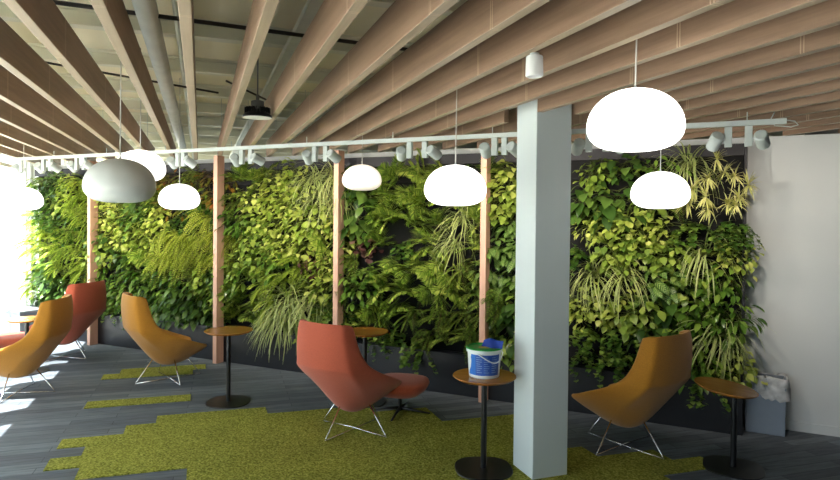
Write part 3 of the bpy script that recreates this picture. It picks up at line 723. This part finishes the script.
# ------------------------------------------------------------------ lounge chairs
def make_chair(label, mat, loc, ang, name='lounge_chair'):
    root = thing(name, label, 'chair', loc, ang, None)
    rows = [
     [(-.405, 0, .955), (-.40, .12, .955), (-.375, .205, .95), (-.30, .225, .945)],
     [(-.412, 0, .935), (-.407, .125, .935), (-.382, .212, .93), (-.295, .232, .928)],
     [(-.42, 0, .85), (-.415, .13, .85), (-.385, .228, .845), (-.275, .245, .85)],
     [(-.415, 0, .74), (-.41, .135, .74), (-.375, .245, .735), (-.25, .262, .75)],
     [(-.40, 0, .625), (-.39, .14, .625), (-.35, .265, .615), (-.20, .292, .655)],
     [(-.375, 0, .585), (-.365, .14, .585), (-.325, .268, .58), (-.15, .315, .615)],
     [(-.30, 0, .485), (-.29, .12, .485), (-.235, .255, .50), (-.05, .345, .565)],
     [(-.20, 0, .355), (-.19, .095, .355), (-.12, .215, .41), (.05, .362, .53)],
     [(-.09, 0, .225), (-.08, .065, .225), (-.02, .17, .31), (.14, .355, .50)],
     [(.02, 0, .205), (.03, .06, .208), (.07, .15, .285), (.21, .335, .47)],
     [(.14, 0, .225), (.15, .07, .23), (.175, .165, .31), (.27, .31, .445)],
     [(.24, 0, .29), (.25, .09, .295), (.275, .185, .34), (.33, .28, .42)],
     [(.32, 0, .36), (.33, .09, .362), (.35, .175, .375), (.38, .245, .40)]]
    nr = len(rows); vs = []; idx = {}
    cols = [-3, -2, -1, 0, 1, 2, 3]
    for i, rw in enumerate(rows):
        for j in cols:
            x, y, z = rw[abs(j)]; x = x * 0.93 + 0.005; y *= 0.97; z = z * 0.985; idx[(i, j)] = len(vs); vs.append((x, y if j >= 0 else -y, z))
    fs = [(idx[(i, j)], idx[(i, j + 1)], idx[(i + 1, j + 1)], idx[(i + 1, j)]) for i in range(nr - 1) for j in range(-3, 3)]
    me = bpy.data.meshes.new('shell'); me.from_pydata(vs, [], fs); me.materials.append(mat)
    for p_ in me.polygons: p_.use_smooth = True
    at = me.attributes.new('crease_edge', 'FLOAT', 'EDGE')
    inv = {v: k for k, v in idx.items()}
    for e in me.edges:
        a, b = inv[e.vertices[0]], inv[e.vertices[1]]
        if abs(a[1]) == 2 and abs(b[1]) == 2 and a[1] == b[1]: at.data[e.index].value = 0.6 if min(a[0], b[0]) >= 4 else 0.35
        if a[0] == 4 and b[0] == 4 and max(abs(a[1]), abs(b[1])) <= 2: at.data[e.index].value = 0.75
        if a[0] == 0 and b[0] == 0: at.data[e.index].value = 0.8
    sh = bpy.data.objects.new('shell', me); COL.objects.link(sh); sh.parent = root
    so = sh.modifiers.new('solid', 'SOLIDIFY'); so.thickness = 0.05; so.offset = 1; so.use_even_offset = False
    su = sh.modifiers.new('sub', 'SUBSURF'); su.levels = 2; su.render_levels = 3
    # seat cushion nested between the arms
    cu = MB(); n = 9; grid = []
    for zi, z0 in ((0, 0.30), (1, 0.40)):
        for i in range(n):
            for j in range(n):
                u = -1 + 2 * i / (n - 1); v = -1 + 2 * j / (n - 1)
                x = 0.065 + 0.21 * u; w = 0.15 + 0.055 * (u + 1) / 2
                ex = 1 - 0.15 * abs(v) ** 3
                edge = max(abs(u), abs(v)) ** 6
                z = z0 + (0.012 * u) + (-0.025 * edge if zi else 0.03 * edge)
                cu.v.append(Vector((0.07 + (x - 0.07) * ex, w * v, z)))
    g = lambda k, i, j: k * n * n + i * n + j
    for i in range(n - 1):
        for j in range(n - 1):
            cu.f.append([g(1, i, j), g(1, i + 1, j), g(1, i + 1, j + 1), g(1, i, j + 1)]); cu.f.append([g(0, i, j), g(0, i, j + 1), g(0, i + 1, j + 1), g(0, i + 1, j)])
    per = [(i, 0) for i in range(n)] + [(n - 1, j) for j in range(1, n)] + [(i, n - 1) for i in range(n - 2, -1, -1)] + [(0, j) for j in range(n - 2, 0, -1)]
    for q in range(len(per)):
        a, b = per[q], per[(q + 1) % len(per)]
        cu.f.append([g(0, *a), g(0, *b), g(1, *b), g(1, *a)])
    cu.m = [0] * len(cu.f); cu.build('seat_cushion', mat, root, smooth=True)
    # chrome X base: four splayed legs and two crossing floor rods
    cx_ = 0.03; rf = 0.345
    feet = []
    for a in (0, 90, 180, 270):
        a = math.radians(a); f = Vector((cx_ + rf * math.cos(a), rf * math.sin(a), 0.008)); feet.append(f)
        ta = a + 0.0; top = Vector((cx_ + 0.15 * math.cos(ta), 0.14 * math.sin(ta), 0.27 if abs(math.cos(a)) > .5 else 0.275))
        dn = (top - f).normalized(); inn = (Vector((cx_, 0, 0.008)) - f).normalized()
        mb = MB(); mb.tube([top, f + dn * 0.03, f + dn * 0.01 + Vector((0, 0, 0.0)), f + inn * 0.012], 0.0055, 8)
        mb.build('leg', M['chrome'], root, smooth=True)
    for a, b, z in ((0, 2, 0.008), (1, 3, 0.02)):
        mb = MB(); c_ = (feet[a] + feet[b]) / 2; c_.z = z
        mb.tube([feet[a], c_, feet[b]], 0.0055, 8); mb.build('cross_rod', M['chrome'], root, smooth=True)
    mb = MB(); mb.lathe([(0.001, 0.262), (0.12, 0.262), (0.125, 0.27), (0.12, 0.285), (0.001, 0.285)], 24, c=(cx_, 0, 0)); mb.build('mounting_plate', M['metal_black'], root, smooth='auto')
    return root
dg = math.radians
def chair_at(cxy, ang):   # base centre -> root origin
    a = dg(ang); return (cxy[0] - 0.03 * math.cos(a), cxy[1] - 0.03 * math.sin(a), 0)
make_chair('ochre high-backed lounge chair cut off by the left edge of the photo', M['ochre'], chair_at((-6.2, 3.80), 214), dg(214))
make_chair('terracotta high-backed lounge chair behind the leftmost ochre chair', M['red'], chair_at((-7.25, 5.0), 190), dg(190))
make_chair('ochre high-backed lounge chair left of the second timber post, facing right', M['ochre'], chair_at((-5.31, 4.87), 66), dg(66))
make_chair('terracotta high-backed lounge chair in the centre on the green carpet', M['red'], chair_at((-2.68, 4.40), 81), dg(81)).location.z = 0.009
make_chair('ochre high-backed lounge chair right of the white column, facing left', M['ochre'], chair_at((-0.60, 5.06), 152), dg(152))

# ottomans
def ottoman(loc, ang, label, s=1.0):
    r = thing('ottoman', label, 'ottoman', loc, ang); r.scale = (s * .95, s * .95, s * .87)
    mb = MB(); mb.lathe([(0.001, 0.175), (0.10, 0.178), (0.19, 0.205), (0.255, 0.26), (0.275, 0.305), (0.265, 0.335), (0.22, 0.352), (0.12, 0.357), (0.001, 0.358)], 40, sq=2.8)
    mb.build('seat_pad', M['red'], r, smooth=True)
    mb = MB(); mb.tube([(0, 0, 0.02), (0, 0, 0.18)], 0.017, 14); mb.build('pole', M['metal_black'], r, smooth='auto')
    for k in range(4):
        a = k * math.pi / 2; mb = MB(); mb.tube([(0.01 * math.cos(a), 0.01 * math.sin(a), 0.045), (0.15 * math.cos(a), 0.15 * math.sin(a), 0.032), (0.3 * math.cos(a), 0.3 * math.sin(a), 0.012)], [0.018, 0.013, 0.01], 8); mb.build('foot', M['metal_black'], r, smooth=True)
    return r
ottoman((-2.56, 5.01, 0.0), dg(12), 'terracotta ottoman on a black star base beside the central lounge chair')
ottoman((-7.68, 4.62, 0.0), dg(20), 'terracotta ottoman at the far left under the small table')

# side tables
def side_table(x, y, h, label, r=0.225, tilt=(0, 0), off=(0, 0), rot=0.0, z0=0.0, base=0.2):
    t = thing('side_table', label, 'side table', (x, y, z0), rot)
    mb = MB(); Rt = Matrix.Rotation(tilt[0], 3, 'X') @ Matrix.Rotation(tilt[1], 3, 'Y')
    mb.lathe([(0.001, -0.018), (r - 0.022, -0.018), (r - 0.004, -0.006), (r, -0.001), (r - 0.002, 0.003), (0.001, 0.003)], 56, M=Rt, c=(off[0], off[1], h))
    mb.build('table_top', M['top'], t, smooth='auto', angle=30)
    mb = MB(); mb.lathe([(0.001, -0.004), (0.06, -0.004), (0.06, 0.004), (0.001, 0.004)], 20, M=Rt, c=(0, 0, h - 0.022)); mb.build('top_plate', M['metal_black'], t, smooth='auto')
    mb = MB(); mb.tube([(0, 0, 0.008), (0, 0, h - 0.018)], 0.021, 20); mb.build('pole', M['metal_black'], t, smooth='auto')
    mb = MB(); mb.lathe([(0.001, 0.0), (base, 0.0), (base + 0.003, 0.004), (base, 0.009), (0.05, 0.013), (0.001, 0.013)], 56, sq=2.7, M=Matrix.Rotation(0.0, 3, 'Z')); mb.build('base_plate', M['metal_black'], t, smooth='auto', angle=30)
    return t
side_table(-4.16, 4.53, 0.69, 'round oak-topped side table with black pole before the second timber post', rot=0.5)
side_table(-3.00, 5.12, 0.685, 'round oak-topped side table half hidden behind the central terracotta chair', rot=0.3)
side_table(-1.44, 4.13, 0.665, 'round oak-topped side table with the paint bucket on it, beside the column', rot=0.45, z0=0.009)
side_table(0.165, 4.98, 0.575, 'round oak-topped side table with slanting top in front of the grey bin', tilt=(0.0, 0.13), off=(-0.055, 0.02), r=0.215)
side_table(-6.95, 4.36, 0.60, 'round oak-topped side table at the far left by the windows', r=0.2)

# bucket on the table
bx, by, bz = -1.44, 4.12, 0.678
bk = thing('paint_bucket', 'white plastic bucket with blue label and green lid on the side table', 'bucket', (bx, by, bz), 0)
M['bwhite'] = simple('white plastic', srgb(226, 232, 232), 0.35, noise=0.01)
M['bgreen'] = simple('green lid plastic', srgb(20, 150, 60), 0.35)
M['bblue'] = simple('bright blue label', srgb(22, 110, 200), 0.4)
M['bblue2'] = simple('deep blue label', srgb(38, 84, 172), 0.4)
M['bblue3'] = simple('dark blue cloth', srgb(24, 60, 150), 0.7, bump=0.3)
M['ink'] = simple('pale label print', srgb(150, 180, 220), 0.5)
M['tan'] = simple('tan sponge', srgb(196, 170, 96), 0.8)
mb = MB(); mb.lathe([(0.001, 0.0), (0.104, 0.0), (0.107, 0.006), (0.118, 0.17), (0.118, 0.195), (0.114, 0.195), (0.104, 0.01), (0.001, 0.01)], 48); mb.build('tub', M['bwhite'], bk, smooth='auto')
def rad(z): return 0.107 + (0.118 - 0.107) * (z - 0.006) / 0.164 + 0.0012
def wrap(name, a0, a1, z0, z1, mat, slant=0.0, ex=0.0, parent=bk, n=14):
    mb = MB(); vs = []; fs = []
    for i in range(n + 1):
        for z in (z0, z1):
            f = i / n; aa = a0 + (a1 - a0) * f
            if i == 0 and z == z1: aa += slant
            elif z == z1: aa = a0 + slant + (a1 - a0 - slant) * f
            a = math.radians(aa); vs.append(((rad(z) + ex) * math.cos(a), (rad(z) + ex) * math.sin(a), z))
    for i in range(n): fs.append((2 * i, 2 * i + 2, 2 * i + 3, 2 * i + 1))
    mb.add(vs, fs); return mb.build(name, mat, parent, smooth=True)
# viewer is towards -70 deg from the bucket
wrap('bright_label', 218, 258, 0.022, 0.166, M['bblue'], slant=22)
lb2 = wrap('deep_label', 258, 350, 0.022, 0.166, M['bblue2'])
mb = MB()
for col_ in (262, 288, 316):
    for k in range(8):
        z = 0.148 - k * 0.015; a0 = col_; a1 = col_ + (20 if k % 3 else 14)
        vs = []; n = 5
        for i in range(n + 1):
            a = math.radians(a0 + (a1 - a0) * i / n)
            for zz in (z, z + 0.003): vs.append(((rad(z) + 0.001) * math.cos(a), (rad(z) + 0.001) * math.sin(a), zz))
        mb.add(vs, [(2 * i, 2 * i + 2, 2 * i + 3, 2 * i + 1) for i in range(n)])
mb.build('label_print', M['ink'], lb2)
lid = MB(); lid.lathe([(0.118, 0.196), (0.129, 0.197), (0.129, 0.203), (0.125, 0.207), (0.118, 0.204), (0.116, 0.198), (0.001, 0.198)], 48)
lo = lid.build('lid', M['bgreen'], bk, smooth='auto')
mb = MB(); mb.lathe([(0.1195, 0.172), (0.127, 0.175), (0.128, 0.196), (0.118, 0.196)], 48); mb.build('rim_band', M['bwhite'], bk, smooth='auto')
mb = MB(); mb.box((-0.0, -0.01, 0.2), (0.07, 0.045, 0.006), Matrix.Rotation(0.3, 3, 'Z')); mb.build('sponge', M['tan'], lo)
# folded dark blue cloth standing up at the back right of the lid: its own thing
cl = MB(); n = 8; vs = []; fs = []
for k in range(2):
    for i in range(n + 1):
        for j in range(5):
            u = i / n; v = j / 4
            x = -0.02 + 0.16 * u; z = 0.008 + 0.045 * v * (0.75 + 0.45 * math.sin(2.6 * u)) + 0.008 * math.sin(u * 7) * v; y = 0.09 - 0.03 * u - 0.045 * (1 - v) + 0.01 * math.sin(u * 9 + v * 3) + k * 0.006
            vs.append((x, y - 0.05, z))
N_ = (n + 1) * 5
for i in range(n):
    for j in range(4):
        a = i * 5 + j; fs.append((a, a + 5, a + 6, a + 1)); fs.append((N_ + a, N_ + a + 1, N_ + a + 6, N_ + a + 5))
for i in range(n): fs.append((i * 5 + 4, i * 5 + 9, N_ + i * 5 + 9, N_ + i * 5 + 4)); fs.append((i * 5, N_ + i * 5, N_ + i * 5 + 5, i * 5 + 5))
for j in range(4): fs.append((j, j + 1, N_ + j + 1, N_ + j)); fs.append((n * 5 + j, N_ + n * 5 + j, N_ + n * 5 + j + 1, n * 5 + j + 1))
cl.add(vs, fs); o = cl.build('cleaning_cloth', M['bblue3'], smooth='auto', loc=(bx, by, bz + 0.197))
tag(o, 'dark blue folded cloth lying on the green bucket lid', 'cloth')
# handle
mb = MB(); pts = []
for i in range(17):
    f = i / 16; a = math.radians(268 + (368 - 268) * f); zz = 0.176 - 0.062 * math.sin(math.pi * f ** 1.25) 
    pts.append((0.131 * math.cos(a), 0.131 * math.sin(a), zz))
mb.tube(pts, 0.0045, 8); mb.build('handle', M['bwhite'], bk, smooth=True)

# ------------------------------------------------------------------ grey waste bin with clear liner
bn = thing('waste_bin', 'grey rectangular waste bin against the white wall', 'bin', (0.43, 5.965, 0), dg(-2))
mb = MB(); wx, wy, hh = 0.152, 0.085, 0.47
def ringv(sx, sy, z): return [(-sx, -sy, z), (sx, -sy, z), (sx, sy, z), (-sx, sy, z)]
vs = ringv(wx * .96, wy * .94, 0) + ringv(wx, wy, hh) + ringv(wx - .008, wy - .008, hh) + ringv(wx * .9, wy * .88, 0.012)
fs = [(3, 2, 1, 0)]
for a, b in ((0, 4), (4, 8), (8, 12)):
    for i in range(4): fs.append((a + i, a + (i + 1) % 4, b + (i + 1) % 4, b + i))
fs.append((12, 13, 14, 15)); mb.add(vs, fs); mb.build('bin_body', M['bin'], bn, bevel=0.006)
r_ = random.Random(5); mb = MB(); n = 48; prof = [(0.9, -0.2), (0.97, -0.02), (1.0, 0.012), (1.045, 0.004), (1.05, -0.03), (1.07, -0.07), (1.09, -0.11)]
vs = []
for pi, (k, dz) in enumerate(prof):
    for j in range(n):
        a = 2 * math.pi * j / n; ca, sa = math.cos(a), math.sin(a); q = 1 / (abs(ca) ** 8 + abs(sa) ** 8) ** (1 / 8)
        jit = r_.uniform(-0.012, 0.012) if pi > 2 else r_.uniform(-0.003, 0.003)
        kk = k + (0.02 if pi > 3 else 0)
        z = hh + dz + (r_.uniform(-0.02, 0.02) if pi == 6 else 0) + (0.02 * math.sin(a * 2 + 1) if pi > 3 else 0.012 * math.sin(a * 3) * (pi == 2))
        if pi == 6: z -= 0.05 * max(0, math.sin(a + 2.2))
        vs.append((ca * q * (wx * kk + jit + 0.004), sa * q * (wy * kk * (1.02) + min(jit, 0.004)), z))
fs = [(i * n + j, i * n + (j + 1) % n, (i + 1) * n + (j + 1) % n, (i + 1) * n + j) for i in range(len(prof) - 1) for j in range(n)]
mb.add(vs, fs); mb.build('bag_liner', M['bag'], bn, smooth=True)

# grey box added at far left for the planter end in sun glare
r = thing('planter_end_box', 'low grey added bench at the far left under the living wall', 'planter-end box', (-8.72, 5.35, 0))
mb = MB(); mb.box((0, 0, 0.225), (0.62, 0.34, 0.41)); mb.build('box_body', M['glare_grey'], r, bevel=0.006)
mb = MB(); mb.box((0, 0, 0.445), (0.66, 0.37, 0.03)); mb.build('box_lid', M['glare_grey'], r, bevel=0.006)
mb = MB(); mb.box((0, 0, 0.011), (0.56, 0.28, 0.022)); mb.build('plinth', M['metal_black'], r)

# ------------------------------------------------------------------ outside
mb = MB(); a = [W(DW - 0.2, -25, -0.15), W(DW - 30, -25, -0.15), W(DW - 30, 35, -0.15), W(DW - 0.2, 35, -0.15)]
mb.add(a, [(3, 2, 1, 0)])
M['bounce_ground'] = simple('pale terrace paving', srgb(226, 222, 210), 0.8, noise=0.06, scale=0.7)  # unseen paving, lightened to bounce daylight up to the ceiling
struct(mb.build('ground', M['bounce_ground']))

# ------------------------------------------------------------------ light
SUN, SKY, EXPO = 26.0, 3.2, 0.3
w = bpy.data.worlds.new('World'); scene.world = w; w.use_nodes = True
bg = w.node_tree.nodes['Background']; bg.inputs[0].default_value = (0.80, 0.92, 1.0, 1); bg.inputs[1].default_value = SKY
sl = bpy.data.lights.new('sun', 'SUN'); sl.energy = SUN; sl.angle = 0.009; sl.color = (1, 0.96, 0.9)
so = bpy.data.objects.new('sun', sl); COL.objects.link(so)
hd = (W(-0.87, -0.48)).normalized(); el = math.radians(63)
sv = Vector((hd.x * math.cos(el), hd.y * math.cos(el), math.sin(el))); so.rotation_euler = sv.to_track_quat('Z', 'Y').to_euler()
# daylight portals in the window openings
for i in range(len(edges) - 1):
    a, b = edges[i], edges[i + 1]
    ld = bpy.data.lights.new('daylight_portal', 'AREA'); ld.shape = 'RECTANGLE'; ld.size = b - a; ld.size_y = 3.1
    ld.cycles.is_portal = True
    lo = bpy.data.objects.new('daylight_portal', ld); COL.objects.link(lo); lo.location = W(DW - 0.16, (a + b) / 2, 1.56)
    nd = Vector((1, 1, 0)).normalized(); lo.rotation_euler = nd.to_track_quat('-Z', 'Y').to_euler()

# ------------------------------------------------------------------ camera
f = 616.0; yaw = math.radians(25.35); pitch = math.radians(0.84); roll = 0.0095
F0 = Vector((-math.sin(yaw), math.cos(yaw), 0)); R0 = Vector((math.cos(yaw), math.sin(yaw), 0)); U0 = Vector((0, 0, 1))
Fv = F0 * math.cos(pitch) - U0 * math.sin(pitch); U = U0 * math.cos(pitch) + F0 * math.sin(pitch)
c, s = math.cos(roll), math.sin(roll); Uc = U * c - R0 * s; Rc = R0 * c + U * s
cam = bpy.data.cameras.new('camera'); co = bpy.data.objects.new('camera', cam); COL.objects.link(co)
mt = Matrix((Rc, Uc, -Fv)).transposed().to_4x4(); mt.translation = Vector((0, 0, 1.8)); co.matrix_world = mt
cam.sensor_width = 36; cam.lens = f / 840 * 36; cam.shift_y = -15 / 840; cam.clip_start = 0.05
scene.camera = co
vs_ = scene.view_settings; vs_.view_transform = 'Standard'; vs_.look = 'None'; vs_.gamma = 1; vs_.use_curve_mapping = False; vs_.exposure = EXPO
